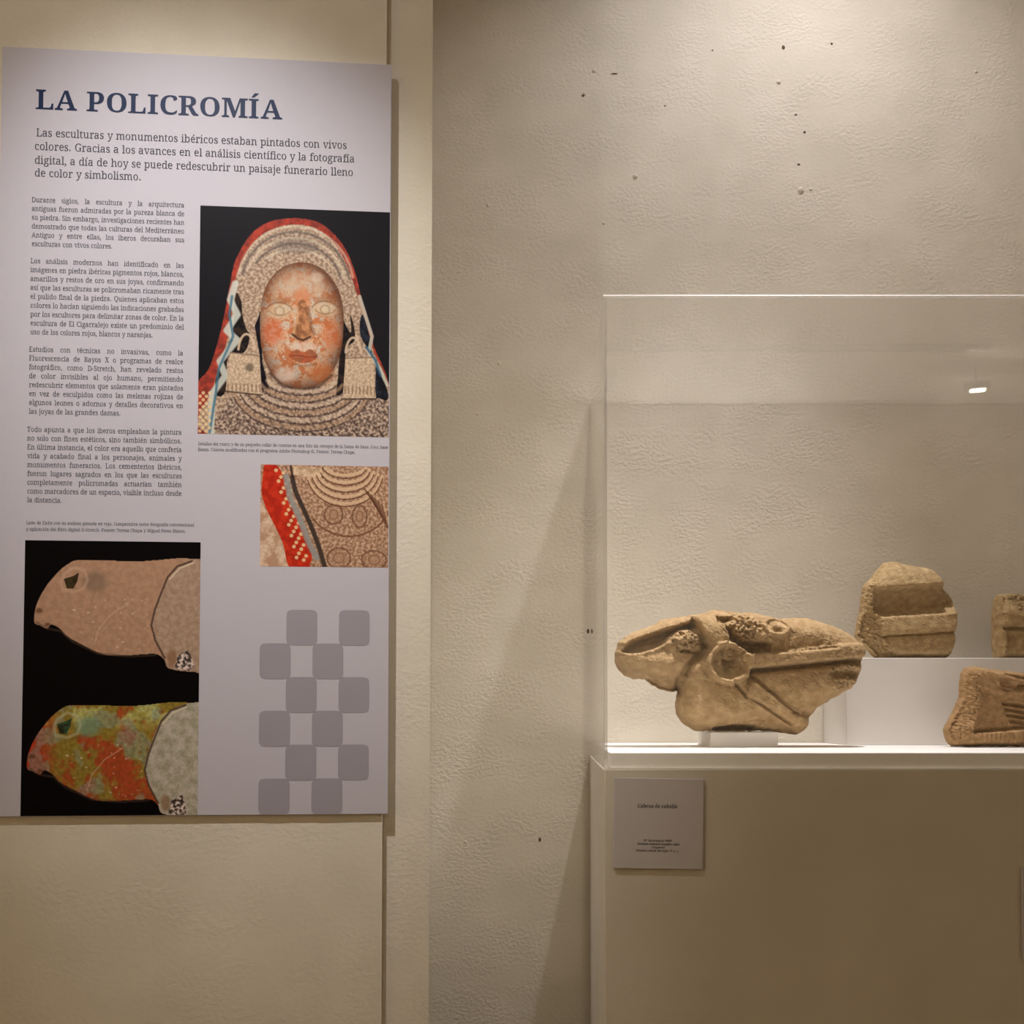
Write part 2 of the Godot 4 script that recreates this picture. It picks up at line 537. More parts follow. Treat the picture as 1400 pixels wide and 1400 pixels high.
	for r in 6:
		for k in 2:
			var cx := c0.x + dx * (k * 2 + (1 if r % 2 == 0 else 0))
			var cy: float = on_panel(411.5, 858).y - dy * r
			var st := begin()
			var ring := []
			for q in 48:
				var a := TAU * q / 48
				var ca := signf(cos(a)) * pow(absf(cos(a)), 0.36)
				var sa := signf(sin(a)) * pow(absf(sin(a)), 0.22)
				ring.append(Vector3(cx + hw * ca, maxf(cy + hh * sa, 0.0004), z))
			for q in 48:
				tri(st, Vector3(cx, maxf(cy, 0.0005), z), ring[q], ring[(q + 1) % 48], Vector3(0, 0, 1))
			part("printed_square", st.commit(), M.motif, t)

func printed(t: Node3D, a: Vector2, b: Vector2, right: float, foot: float, im: Image, label: String):
	var p := on_panel(a.x, a.y)
	var q := on_panel(b.x, b.y)
	if right > 0:
		q.x = right - 0.0007
	if foot >= 0:
		q.y = 0.0007
	var st := begin()
	var c := [[p.x, p.y, 0, 0], [q.x, p.y, 1, 0], [q.x, q.y, 1, 1], [p.x, q.y, 0, 1]]
	for k in [0, 1, 2, 0, 2, 3]:
		st.set_normal(Vector3(0, 0, 1))
		st.set_uv(Vector2(c[k][2], c[k][3]))
		st.add_vertex(Vector3(c[k][0], c[k][1], 0.0002))
	var m := plain(Color.WHITE, 0.42)
	m.metallic_specular = 0.15
	m.albedo_texture = ImageTexture.create_from_image(im)
	m.texture_repeat = false
	part("printed_picture", st.commit(), m, t, Vector3.ZERO, label)

# ---- a small painter for the prints: shapes are given in the units of (origin, scale)
var po := Vector2.ZERO
var ps := 1.0
var im: Image

func canvas(w: int, h: int, origin: Vector2, scale_: float, back: Color):
	im = Image.create(w, h, false, Image.FORMAT_RGB8)
	im.fill(back)
	po = origin
	ps = scale_

func dot(x: int, y: int, c: Color, a: float):
	if x >= 0 and y >= 0 and x < im.get_width() and y < im.get_height():
		im.set_pixel(x, y, im.get_pixel(x, y).lerp(c, clampf(a, 0, 1)))

func nz(x: float, y: float, s: float) -> float:
	return fine.get_noise_2d(x * s, y * s)

func fill(pts: Array, f: Callable, a := 1.0):
	var q := PackedVector2Array()
	var lo := 1e9
	var hi := -1e9
	var m := pts.size()
	for k in m:
		for j in 4:
			var v := Vector2(pts[k][0], pts[k][1]).cubic_interpolate(Vector2(pts[(k + 1) % m][0], pts[(k + 1) % m][1]), Vector2(pts[(k + m - 1) % m][0], pts[(k + m - 1) % m][1]), Vector2(pts[(k + 2) % m][0], pts[(k + 2) % m][1]), j / 4.0) if m > 6 else Vector2(pts[k][0], pts[k][1]).lerp(Vector2(pts[(k + 1) % m][0], pts[(k + 1) % m][1]), j / 4.0)
			v = (v - po) * ps
			q.append(v)
			lo = minf(lo, v.y)
			hi = maxf(hi, v.y)
	for y in range(maxi(0, int(lo)), mini(im.get_height(), int(hi) + 2)):
		var xs := []
		var yy := y + 0.5 + nz(y, 31, 3.0) * 0.6
		for k in q.size():
			var u := q[k]
			var v := q[(k + 1) % q.size()]
			if (u.y <= yy) != (v.y <= yy):
				xs.append(u.x + (yy - u.y) / (v.y - u.y) * (v.x - u.x))
		xs.sort()
		for k in range(0, xs.size() - 1, 2):
			for x in range(maxi(0, int(xs[k])), mini(im.get_width(), int(xs[k + 1]) + 1)):
				var cover := clampf(minf(x + 1 - xs[k], xs[k + 1] - x), 0, 1)
				dot(x, y, f.call(po.x + x / ps, po.y + y / ps), a * cover)

func stroke(pts: Array, w: float, c: Color, a := 1.0, soft := 0.5):
	var lo := Vector2(1e9, 1e9)
	var hi := -lo
	var q := []
	for p in pts:
		var v := (Vector2(p[0], p[1]) - po) * ps
		q.append(v)
		lo = lo.min(v)
		hi = hi.max(v)
	var r := w * ps
	for y in range(int(lo.y - r) - 1, int(hi.y + r) + 2):
		for x in range(int(lo.x - r) - 1, int(hi.x + r) + 2):
			var d := 1e9
			for k in q.size() - 1:
				d = minf(d, Geometry2D.get_closest_point_to_segment(Vector2(x, y), q[k], q[k + 1]).distance_to(Vector2(x, y)))
			if d < r:
				dot(x, y, c, a * smoothstep(r, r * (1.0 - soft), d))

func spot(cx: float, cy: float, rx: float, ry: float, c: Color, a := 1.0, soft := 0.6):
	var p := (Vector2(cx, cy) - po) * ps
	for y in range(int(p.y - ry * ps) - 1, int(p.y + ry * ps) + 2):
		for x in range(int(p.x - rx * ps) - 1, int(p.x + rx * ps) + 2):
			var d := Vector2((x - p.x) / (rx * ps), (y - p.y) / (ry * ps)).length()
			if d < 1.0:
				dot(x, y, c, a * smoothstep(1.0, 1.0 - soft, d))

func arc(cx: float, cy: float, rx: float, ry: float, a0: float, a1: float, n := 14) -> Array:
	var out := []
	for k in n + 1:
		var a := deg_to_rad(lerpf(a0, a1, float(k) / n))
		out.append([cx + rx * cos(a), cy + ry * sin(a)])
	return out

func c8(r: int, g: int, b: int) -> Color:
	return Color(r / 255.0, g / 255.0, b / 255.0)

func mottled(a: Color, b: Color, s: float, k := 1.3) -> Callable:
	return func(x: float, y: float) -> Color:
		return a.lerp(b, clampf(0.5 + k * nz(x, y, s) + 0.5 * nz(x + 500, y, s * 4.0), 0, 1))

func bust_picture() -> Image:                       # a plain veiled stone bust, drawn afresh
	canvas(330, 402, Vector2(58, 45), 330.0 / 1030.0, c8(24, 22, 27))
	var cream := mottled(c8(206, 184, 160), c8(134, 108, 90), 0.9, 1.0)
	var red := mottled(c8(176, 66, 50), c8(126, 52, 44), 0.3)
	fill([[45, 1050], [110, 950], [150, 830], [190, 660], [222, 470], [250, 340], [330, 195], [430, 122], [560, 96], [690, 112], [790, 185], [862, 290], [908, 420], [932, 520], [985, 690], [1005, 800], [1088, 1010], [1088, 1310], [45, 1310]], red)
	# the folds of the veil
	fill([[120, 1310], [140, 1040], [190, 860], [225, 700], [245, 480], [275, 370], [350, 235], [450, 160], [575, 132], [690, 152], [780, 225], [850, 340], [900, 480], [950, 640], [1000, 820], [1080, 1010], [1080, 1310]], cream)
	for k in 5:
		stroke(arc(575, 470, 315 - k * 22, 330 - k * 32, 190, 350), 12, c8(212, 198, 176) if k % 2 == 0 else c8(88, 80, 80), 0.6, 0.9)
	spot(575, 250, 170, 70, c8(96, 88, 88), 0.35)
	# dark hollows beside the neck
	fill([[255, 520], [305, 640], [330, 760], [300, 850], [215, 880], [205, 1060], [160, 1090], [150, 1000], [200, 860], [240, 740]], mottled(c8(22, 18, 20), c8(52, 40, 34), 0.3))
	fill([[345, 640], [392, 620], [400, 900], [440, 1060], [400, 1085], [385, 860]], mottled(c8(30, 24, 34), c8(16, 14, 16), 0.3))
	fill([[835, 600], [880, 640], [900, 760], [850, 830], [850, 1075], [800, 1090], [810, 960]], mottled(c8(22, 18, 20), c8(50, 38, 32), 0.3))
	fill([[940, 620], [985, 760], [1000, 860], [1070, 1010], [1080, 1090], [1015, 1090], [1010, 880], [930, 740]], mottled(c8(20, 18, 22), c8(36, 44, 58), 0.3))
	# blue and white hems, red chequer at the lower left
	stroke([[248, 470], [222, 560], [262, 640], [205, 730], [262, 780], [170, 900], [200, 980], [130, 1080], [130, 1300]], 24, c8(198, 200, 190), 0.9)
	stroke([[232, 540], [218, 640], [240, 760], [165, 940], [150, 1080], [120, 1290]], 9, c8(70, 110, 132), 0.8)
	stroke([[922, 520], [960, 640], [992, 740], [975, 830], [1040, 930], [1078, 1010]], 13, c8(190, 186, 170), 0.9)
	stroke([[960, 800], [1010, 870], [1040, 960]], 9, c8(50, 92, 124), 0.8)
	for i in 5:
		for j in 12:
			if (i + j) % 2 == 0:
				spot(50 + i * 17, 1075 + j * 19, 12, 12, c8(228, 196, 150), 0.85, 0.4)
	# brow, shoulders and neck
	fill([[290, 470], [330, 380], [440, 320], [590, 285], [720, 320], [800, 400], [850, 500], [880, 720], [830, 640], [780, 480], [600, 400], [450, 470], [390, 560], [380, 640], [330, 740], [290, 640]], cream)
	fill([[205, 1310], [220, 1120], [330, 1075], [610, 1010], [850, 1085], [1080, 1100], [1088, 1310]], mottled(c8(200, 176, 156), c8(92, 74, 66), 0.9, 1.4))
	# face, as the printed photograph shows it: worn flesh paint over stone
	var skin := func(x: float, y: float) -> Color:
		var c := c8(218, 176, 142).lerp(c8(196, 120, 78), smoothstep(-0.2, 0.3, nz(x, y, 0.2) + 0.5 * nz(x, y, 0.8)))
		c = c.lerp(c8(206, 190, 172), smoothstep(0.05, 0.4, nz(x + 800, y, 0.3)))
		c = c.lerp(c8(120, 84, 62), clampf(0.7 * nz(x, y + 400, 1.6) + 0.06, 0, 0.5))
		var e := Vector2((x - 600) / 232.0, (y - 690) / 350.0)
		return c.lerp(c8(84, 52, 38), clampf(pow(e.length(), 5.0) * 0.75, 0, 0.8))
	fill([[612, 340], [500, 375], [420, 470], [388, 600], [386, 740], [400, 850], [440, 950], [510, 1020], [600, 1040], [690, 1025], [770, 955], [820, 850], [836, 720], [835, 590], [800, 470], [720, 375]], skin)
	spot(600, 470, 190, 110, c8(200, 174, 150), 0.6)
	spot(690, 420, 46, 40, c8(214, 200, 186), 0.5)
	spot(455, 730, 80, 100, c8(206, 104, 70), 0.55)
	spot(770, 740, 75, 110, c8(200, 108, 66), 0.5)
	spot(720, 950, 90, 80, c8(190, 110, 62), 0.55)
	spot(520, 965, 80, 60, c8(214, 198, 184), 0.6)
	spot(610, 540, 60, 90, c8(206, 126, 84), 0.6)
	for g in [[488, 610], [735, 595]]:
		spot(g[0], g[1], 88, 62, c8(206, 184, 154), 0.75)
		spot(g[0], g[1] - 52, 90, 22, c8(150, 108, 80), 0.45)
		stroke(arc(g[0], g[1] + 22, 78, 66, 205, 335), 7, c8(112, 82, 62), 0.55, 0.9)
		stroke(arc(g[0], g[1] - 8, 58, 36, 20, 160), 6, c8(130, 98, 74), 0.45, 0.9)
		stroke(arc(g[0], g[1] + 4, 25, 25, 0, 360), 6, c8(128, 104, 78), 0.5, 0.9)
		spot(g[0] - 4, g[1] + 2, 20, 18, c8(212, 192, 160), 0.5)
	fill([[592, 560], [630, 560], [648, 660], [672, 735], [650, 762], [610, 774], [560, 748], [560, 725], [580, 670]], mottled(c8(196, 138, 96), c8(140, 92, 62), 0.4))
	stroke([[588, 590], [586, 660], [566, 730]], 9, c8(216, 176, 136), 0.5, 0.9)
	stroke([[642, 590], [660, 690], [676, 735]], 16, c8(110, 68, 46), 0.5, 0.9)
	stroke([[560, 742], [590, 764], [620, 772], [655, 752]], 10, c8(56, 38, 32), 0.75, 0.8)
	spot(620, 808, 120, 34, c8(216, 200, 186), 0.6)
	fill([[540, 858], [585, 826], [622, 840], [660, 822], [700, 860], [645, 898], [585, 892]], mottled(c8(178, 86, 54), c8(140, 80, 52), 0.5), 0.85)
	stroke([[545, 860], [600, 856], [640, 866], [696, 860]], 5, c8(96, 44, 32), 0.6, 0.9)
	stroke([[560, 905], [620, 914], [690, 902]], 10, c8(120, 80, 58), 0.4, 0.9)
	stroke([[440, 960], [510, 1028], [600, 1048], [700, 1030], [775, 960]], 13, c8(60, 42, 36), 0.6, 0.8)
	# rings of the necklace
	for k in 6:
		stroke(arc(610, 985 + k * 8, 190 + k * 36, 70 + k * 32, 12, 168), 16, c8(206, 182, 158) if k % 2 == 0 else c8(176, 142, 112), 0.65, 0.8)
		stroke(arc(610, 1000 + k * 8, 194 + k * 36, 76 + k * 32, 14, 166), 6, c8(66, 48, 42), 0.65, 0.8)
	for k in 16:
		stroke([[200 + k * 56, 1180 + (k % 4) * 18], [235 + k * 56, 1235 + (k % 3) * 10]], 9, c8(70, 54, 48), 0.5, 0.9)
		stroke([[340 + k * 46, 1262 + (k % 3) * 12], [370 + k * 46, 1300]], 6, c8(60, 46, 42), 0.6)
	# plain block pendants
	for e in [[[225, 850], [382, 866], [398, 1080], [205, 1064]], [[848, 866], [996, 856], [1018, 1086], [836, 1092]]]:
		fill(e, mottled(c8(218, 196, 170), c8(168, 142, 116), 1.0, 0.9))
		for k in 9:
			var x: float = lerpf(e[3][0], e[2][0], (k + 0.5) / 9.0)
			stroke([[x, 1022], [x, 1062]], 4, c8(120, 92, 72), 0.7)
		stroke([e[0], e[1]], 5, c8(110, 88, 72), 0.6)
		stroke([e[3], e[2]], 6, c8(60, 46, 40), 0.7)
	stroke(arc(312, 850, 44, 104, 190, 350), 9, c8(206, 180, 154), 0.9)
	stroke(arc(890, 850, 42, 100, 190, 350), 9, c8(206, 180, 154), 0.9)
	spot(330, 930, 30, 32, c8(92, 78, 68), 0.7)
	return im

func detail_picture() -> Image:                      # carved stone with a red band
	canvas(400, 322, Vector2(452, 255), 400.0 / 813.0, c8(170, 130, 104))
	fill([[440, 250], [1280, 250], [1280, 930], [440, 930]], mottled(c8(206, 172, 144), c8(140, 102, 78), 0.8, 1.2))
	fill([[440, 480], [500, 560], [560, 680], [600, 780], [640, 910], [440, 910]], mottled(c8(218, 190, 166), c8(180, 140, 112), 0.2))
	var red := mottled(c8(206, 56, 32), c8(170, 40, 26), 0.3)
	fill([[480, 250], [545, 250], [530, 360], [560, 480], [610, 640], [690, 760], [770, 915], [640, 915], [600, 770], [540, 640], [490, 540], [460, 440], [465, 340]], red)
	fill([[540, 255], [610, 350], [640, 480], [700, 620], [760, 760], [780, 860], [740, 900], [650, 740], [570, 560], [530, 400]], red)
	for j in 17:
		for i in 4:
			if (i + j) % 2 == 0:
				var f := j / 16.0
				spot(548 + f * 140 + i * 23 - f * 6, 290 + j * 35 + i * 8, 15, 15, c8(230, 200, 150), 0.9, 0.4)
	stroke([[610, 330], [640, 470], [700, 600], [760, 760], [810, 850]], 26, c8(146, 146, 144), 0.85)
	stroke([[650, 330], [670, 420], [720, 530], [770, 640], [820, 770], [860, 905]], 19, c8(58, 48, 44), 0.9)
	stroke([[640, 262], [655, 340]], 10, c8(60, 44, 36), 0.8)
	fill([[655, 262], [840, 268], [840, 330], [660, 322]], mottled(c8(222, 194, 164), c8(180, 148, 118), 0.4))
	stroke([[845, 268], [845, 330]], 8, c8(70, 50, 40), 0.7)
	for k in 5:
		stroke(arc(985, 255 + k * 6, 130 + k * 28, 60 + k * 40, 10, 165), 14, c8(218, 186, 152), 0.8, 0.5)
		stroke(arc(985, 270 + k * 6, 132 + k * 28, 64 + k * 40, 10, 165), 5, c8(96, 62, 44), 0.8)
	stroke(arc(1010, 420, 290, 290, 15, 140), 8, c8(110, 72, 50), 0.75)
	for e in [[915, 570, 58, 62], [1080, 580, 48, 70], [950, 850, 75, 66], [1175, 860, 80, 60]]:
		spot(e[0], e[1], e[2], e[3], c8(176, 138, 110), 0.7)
		stroke(arc(e[0], e[1], e[2], e[3], 0, 360), 7, c8(108, 72, 52), 0.7)
		stroke(arc(e[0], e[1], e[2] * 0.45, e[3] * 0.5, 0, 360), 6, c8(122, 84, 62), 0.55)
	for k in 6:
		stroke([[1110 + k * 22, 400 + k * 20], [1190 + k * 14, 520 + k * 26]], 8, c8(92, 58, 42), 0.65)
		stroke([[1125 + k * 22, 395 + k * 20], [1200 + k * 14, 512 + k * 26]], 5, c8(222, 186, 150), 0.6)
	return im

func heads_picture() -> Image:                       # two broken stone heads on black
	canvas(290, 440, Vector2(70, 63), 290.0 / 832.0, c8(10, 7, 8))
	for k in 2:
		var o := Vector2(0, 0) if k == 0 else Vector2(-22, 668)
		var sh := func(a: Array) -> Array:
			var out := []
			for p in a:
				out.append([p[0] + o.x, p[1] + o.y])
			return out
		var stone := mottled(c8(188, 148, 120), c8(164, 128, 102), 0.5, 0.7)
		var body: Callable = stone
		if k == 1:
			body = func(x: float, y: float) -> Color:
				var n := nz(x, y, 0.12)
				var c := c8(150, 128, 52).lerp(c8(176, 76, 40), smoothstep(-0.3, 0.3, n + 0.5 * nz(x, y, 0.5) + 0.0014 * (y - 965) - 0.0012 * absf(x - 560)))
				c = c.lerp(c8(190, 64, 40), smoothstep(0.0, 1.0, (260 - x) / 130.0))
				c = c.lerp(c8(190, 186, 108), smoothstep(-0.05, 0.25, nz(x + 90, y, 0.1)) * smoothstep(960, 860, y))
				c = c.lerp(c8(150, 170, 160), 0.5 * smoothstep(0.1, 0.3, nz(x, y + 300, 0.1)))
				return c.lerp(c8(70, 50, 26), clampf(0.35 * nz(x, y, 0.7) + 0.1, 0, 1))
		fill(sh.call([[118, 420], [125, 370], [150, 310], [190, 250], [240, 195], [290, 160], [330, 152], [450, 152], [600, 155], [720, 146], [800, 139], [930, 142], [1100, 142], [1100, 668], [885, 668], [830, 658], [755, 650], [735, 610], [700, 585], [640, 585], [560, 590], [470, 590], [420, 578], [350, 545], [300, 520], [265, 498], [240, 470], [200, 450], [180, 470], [145, 455], [122, 445]]), body)
		var shoulder := mottled(c8(184, 158, 134), c8(158, 128, 108), 0.6, 0.8) if k == 0 else mottled(c8(196, 186, 172), c8(158, 152, 128), 0.4, 0.9)
		fill(sh.call([[1100, 138], [930, 139], [850, 150], [770, 190], [730, 250], [700, 330], [672, 430], [690, 520], [735, 600], [760, 650], [885, 668], [1100, 668]]), shoulder)
		stroke(sh.call([[860, 150], [790, 175], [745, 225], [715, 300], [685, 380], [670, 450], [690, 520], [735, 600]]), 6, c8(70, 50, 40), 0.8)
		stroke(sh.call([[866, 158], [800, 185], [755, 235]]), 5, c8(220, 206, 176), 0.8)
		spot(400 + o.x, 250 + o.y, 80, 65, c8(120, 100, 84) if k == 0 else c8(110, 160, 150), 0.55)
		stroke(sh.call([[250, 290], [240, 250], [255, 215], [300, 185], [350, 200], [365, 240], [350, 280], [300, 300], [248, 285]]), 12, c8(208, 174, 146) if k == 0 else c8(196, 196, 168), 0.5, 0.9)
		fill(sh.call([[255, 240], [300, 225], [325, 210], [318, 250], [300, 285], [270, 285]]), mottled(c8(70, 56, 34) if k == 0 else c8(60, 96, 70), c8(46, 40, 24), 0.3))
		for g in [[140, 385, 22, 16], [180, 450, 20, 12]]:
			spot(g[0] + o.x, g[1] + o.y, g[2], g[3], c8(96, 62, 44), 0.7)
		var dice := RandomNumberGenerator.new()
		dice.seed = 4
		for g in 46:
			var x := dice.randf_range(290, 690)
			var y := dice.randf_range(330, 575)
			if y < 480 + (x - 290) * 0.35:
				spot(x + o.x, y + o.y, dice.randf_range(3, 11), dice.randf_range(2, 6), c8(226, 200, 176), dice.randf_range(0.3, 0.8))
		stroke(sh.call([[400, 540], [420, 470], [480, 400], [560, 350]]), 4, c8(206, 172, 140), 0.6)
		fill(sh.call([[800, 590], [850, 565], [880, 640], [850, 662], [785, 650]]), mottled(c8(226, 206, 196), c8(60, 50, 44), 0.8, 2.2))
		spot(770 + o.x, 600 + o.y, 30, 55, c8(130, 90, 58), 0.6)
		stroke(sh.call([[130, 440], [180, 468], [240, 478], [300, 528], [420, 582], [560, 594], [690, 588]]), 7, c8(92, 70, 56), 0.5)
	return im

# ------------------------------------------------------------------ plinth, case, risers
const CASE_L := 0.0765
const CASE_R := 0.9265
const CASE_F := -1.4025
var plinth_top := 0.0
var board_top := 0.0
var riser_top := 0.0

func plinth_and_case():
	plinth_top = at_z(900, 1051.5, -1.4).y
	board_top = at_z(900, 1028.5, -1.4095).y
	var cy := at_z(900, 401.5, CASE_F).y
	var t := thing("display_plinth", "cream painted plinth standing against the wall under the clear case", "plinth", Vector3((CASE_L + CASE_R) / 2, 0, -1.64))
	part("body", box(Vector3(CASE_L - 0.001, 0, WALL_Z + 0.001) - t.position, Vector3(CASE_R + 0.001, plinth_top, -1.4) - t.position, 0.0016), M.plinth, t)
	var b := thing("display_board", "thin white board lining the inside of the clear case", "board", Vector3((CASE_L + CASE_R) / 2, plinth_top, -1.64))
	part("slab", box(Vector3(CASE_L + 0.0075, plinth_top, WALL_Z + 0.002) - b.position, Vector3(CASE_R - 0.0075, board_top, -1.4095) - b.position, 0.0012), M.board, b)
	# the clear case: front, sides and lid, open at the back and foot
	var k := 0.0045
	var c := thing("acrylic_case", "tall clear acrylic display case over the stone fragments", "display case", Vector3((CASE_L + CASE_R) / 2, plinth_top, -1.64))
	var o := c.position
	part("front_pane", box(Vector3(CASE_L, plinth_top, CASE_F - k) - o, Vector3(CASE_R, cy - k, CASE_F) - o, 0.0), M.acrylic, c)
	part("side_pane", box(Vector3(CASE_L, plinth_top, WALL_Z + 0.002) - o, Vector3(CASE_L + k, cy - k, CASE_F - k) - o, 0.0), M.acrylic, c)
	part("side_pane", box(Vector3(CASE_R - k, plinth_top, WALL_Z + 0.002) - o, Vector3(CASE_R, cy - k, CASE_F - k) - o, 0.0), M.acrylic, c)
	part("top_pane", box(Vector3(CASE_L, cy - k, WALL_Z + 0.002) - o, Vector3(CASE_R, cy, CASE_F - 0.0036) - o, 0.0), M.acrylic, c)
	var e := 0.0004
	var st := begin()                                  # the lid's front edge is chamfered and polished
	var sec := [Vector2(CASE_F - 0.0036, cy - k), Vector2(CASE_F, cy - k), Vector2(CASE_F, cy - 0.0032), Vector2(CASE_F - 0.0032, cy), Vector2(CASE_F - 0.0036, cy)]
	pivot = Vector3((CASE_L + CASE_R) / 2, cy - k / 2, CASE_F - 0.0025) - o
	for q in 5:
		var a: Vector2 = sec[q]
		var b2: Vector2 = sec[(q + 1) % 5]
		quad(st, Vector3(CASE_L, a.y, a.x) - o, Vector3(CASE_R, a.y, a.x) - o, Vector3(CASE_R, b2.y, b2.x) - o, Vector3(CASE_L, b2.y, b2.x) - o)
	part("polished_edge", st.commit(), M.acrylic_edge, c, Vector3.ZERO, "pale polished front edge of the lid")
	part("polished_edge", box(Vector3(CASE_L - e, plinth_top, CASE_F - k) - o, Vector3(CASE_L, cy, CASE_F) - o, 0.0), M.acrylic_edge, c, Vector3.ZERO, "pale upright front corner edge")
	# risers
	var rz := -1.74
	riser_top = at_z(1250, 899.5, rz).y
	var rl := at_z(1157, 960, rz).x
	var r := thing("display_riser", "long white riser box carrying two stone fragments", "riser", Vector3((rl + CASE_R - 0.012) / 2, board_top, (rz + WALL_Z) / 2))
	part("box", box(Vector3(rl - r.position.x, 0, WALL_Z + 0.003 - r.position.z), Vector3(r.position.x - rl, riser_top - board_top, rz - r.position.z), 0.001), M.riser, r)
	var bz := -1.63
	var bl := at_z(972, 1010, bz).x
	var bt := at_z(1000, 1001.0, bz).y
	var s := thing("display_block", "small white block carrying the stone horse head", "block", Vector3(bl + 0.053, board_top, bz - 0.07))
	part("box", box(Vector3(-0.053, 0, -0.07), Vector3(0.0535, bt - board_top, 0.07), 0.0008), M.riser, s)
	block_top = bt

var block_top := 0.0

func caption_card(a: Vector2, b: Vector2, text: bool, label: String, turn: float):
	var p := at_z(a.x, a.y, -1.394)
	var q := at_z(b.x, b.y, -1.394)
	var w := q.x - p.x
	var h := p.y - q.y
	var t := thing("caption_card", label, "caption card", Vector3((p.x + q.x) / 2, q.y, -1.4))
	part("card", box(Vector3(-w / 2, 0, 0.0012), Vector3(w / 2, h, 0.0065), 0.0008), M.card, t)
	part("fixing_pad", box(Vector3(-0.02, h * 0.3, 0.0), Vector3(0.02, h * 0.7, 0.0012), 0.0), M.foam, t)
	t.rotation_degrees.z = turn
	if not text:
		return
	var v := []
	line(v, "Cabeza de caballo", face("bold slant"), -0.0285, 0.0255, h - 0.0405, 0.0072, 0.0067, false, 3.0)
	part("card_title", print_mesh(v), M.black_ink, t, Vector3.ZERO, "bold italic title line")
	v = []
	var rows := [["Nº Inventario 9089", -0.020, 0.018], ["Escultura zoomorfa en piedra caliza", -0.0285, 0.0285], ["Fragmento", -0.009, 0.009], ["Primera mitad del siglo IV a. C.", -0.030, 0.0285]]
	for k in 4:
		line(v, rows[k][0], face("bold"), rows[k][1], rows[k][2], h - 0.0858 - 0.0045 * k, 0.0044, 0.0067, false, 6.0)
	part("card_text", print_mesh(v), M.black_ink, t, Vector3.ZERO, "four tiny lines of text")

# ------------------------------------------------------------------ carved stones
# A stone is a closed shell: an outline in its own drawing units, puffed to a given thickness front and back, the front cut with grooves, bands, hollows and breaks.
var gw := 0
var gh := 0
var g0 := Vector2.ZERO
var gs := 1.0
var gz := PackedFloat32Array()
var gd := PackedFloat32Array()
var gp := PackedVector2Array()

func outline_of(pts: Array, rough: float, piece: float) -> PackedVector2Array:
	var out := PackedVector2Array()
	for k in pts.size():
		var a := Vector2(pts[k][0], pts[k][1])
		var b := Vector2(pts[(k + 1) % pts.size()][0], pts[(k + 1) % pts.size()][1])
		var n := maxi(1, int(a.distance_to(b) / piece))
		for i in n:
			var p := a.lerp(b, float(i) / n)
			out.append(p + Vector2(fine.get_noise_2d(p.x * 1.3, p.y * 1.3), fine.get_noise_2d(p.x * 1.3 + 900, p.y * 1.3)) * rough)
	return out

func stone_begin(pts: Array, step: float, rough: float, radius: float, thick: float):
	var ol := outline_of(pts, rough, step * 2.2)
	var lo := Vector2(1e9, 1e9)
	var hi := -lo
	for p in ol:
		lo = lo.min(p)
		hi = hi.max(p)
	g0 = lo - Vector2.ONE * step * 2
	gs = step
	gw = int((hi.x - lo.x) / step) + 6
	gh = int((hi.y - lo.y) / step) + 6
	gz = PackedFloat32Array()
	gd = PackedFloat32Array()
	gp = PackedVector2Array()
	gz.resize(gw * gh)
	gd.resize(gw * gh)
	gp.resize(gw * gh)
	var inside := PackedByteArray()
	inside.resize(gw * gh)
	for y in gh:
		for x in gw:
			var p := g0 + Vector2(x, y) * gs
			inside[y * gw + x] = 1 if Geometry2D.is_point_in_polygon(p, ol) else 0
			gp[y * gw + x] = p
	var n := ol.size()
	for y in gh:
		for x in gw:
			var i := y * gw + x
			var near := inside[i] == 1
			if not near:
				for oy in [-1, 0, 1]:
					for ox in [-1, 0, 1]:
						var yy: int = y + oy
						var xx: int = x + ox
						if yy >= 0 and xx >= 0 and yy < gh and xx < gw and inside[yy * gw + xx] == 1:
							near = true
			if not near:
				gd[i] = -1.0
				continue
			var p := gp[i]
			var best := 1e9
			var at := p
			for k in n:
				var q := Geometry2D.get_closest_point_to_segment(p, ol[k], ol[(k + 1) % n])
				var d := q.distance_squared_to(p)
				if d < best:
					best = d
					at = q
			if inside[i] == 1:
				gd[i] = sqrt(best)
			else:
				gd[i] = 0.0
				gp[i] = at
	for i in gw * gh:
		var u := 1.0 - minf(maxf(gd[i], 0.0) / radius, 1.0)
		gz[i] = thick * sqrt(1.0 - u * u)
	for pass_ in 4:                                   # smooth the ridges of the puffed shape
		var old := gz.duplicate()
		for y in range(1, gh - 1):
			for x in range(1, gw - 1):
				var i := y * gw + x
				if gd[i] > 0.0:
					var s := 0.0
					for j in [i - 1, i + 1, i - gw, i + gw, i - gw - 1, i - gw + 1, i + gw - 1, i + gw + 1]:
						s += maxf(old[j], 0.0) if gd[j] >= 0.0 else 0.0
					gz[i] = lerpf(old[i], s / 8.0, 0.7)

func fade(i: int, over := 30.0) -> float:              # features die out at the rim so that front and back stay joined
	return smoothstep(0.0, over, gd[i])

func each(lo: Vector2, hi: Vector2, f: Callable):
	var a := ((lo - g0) / gs).floor()
	var b := ((hi - g0) / gs).ceil()
	for y in range(maxi(0, int(a.y)), mini(gh, int(b.y) + 1)):
		for x in range(maxi(0, int(a.x)), mini(gw, int(b.x) + 1)):
			var i := y * gw + x
			if gd[i] > 0.0:
				gz[i] += f.call(gp[i], i)

func path_of(pts: Array) -> PackedVector2Array:
	var out := PackedVector2Array()
	for p in pts:
		out.append(Vector2(p[0], p[1]))
	return out

func reach(p: Vector2, q: PackedVector2Array) -> float:
	var d := 1e9
	for k in q.size() - 1:
		d = minf(d, Geometry2D.get_closest_point_to_segment(p, q[k], q[k + 1]).distance_to(p))
	return d

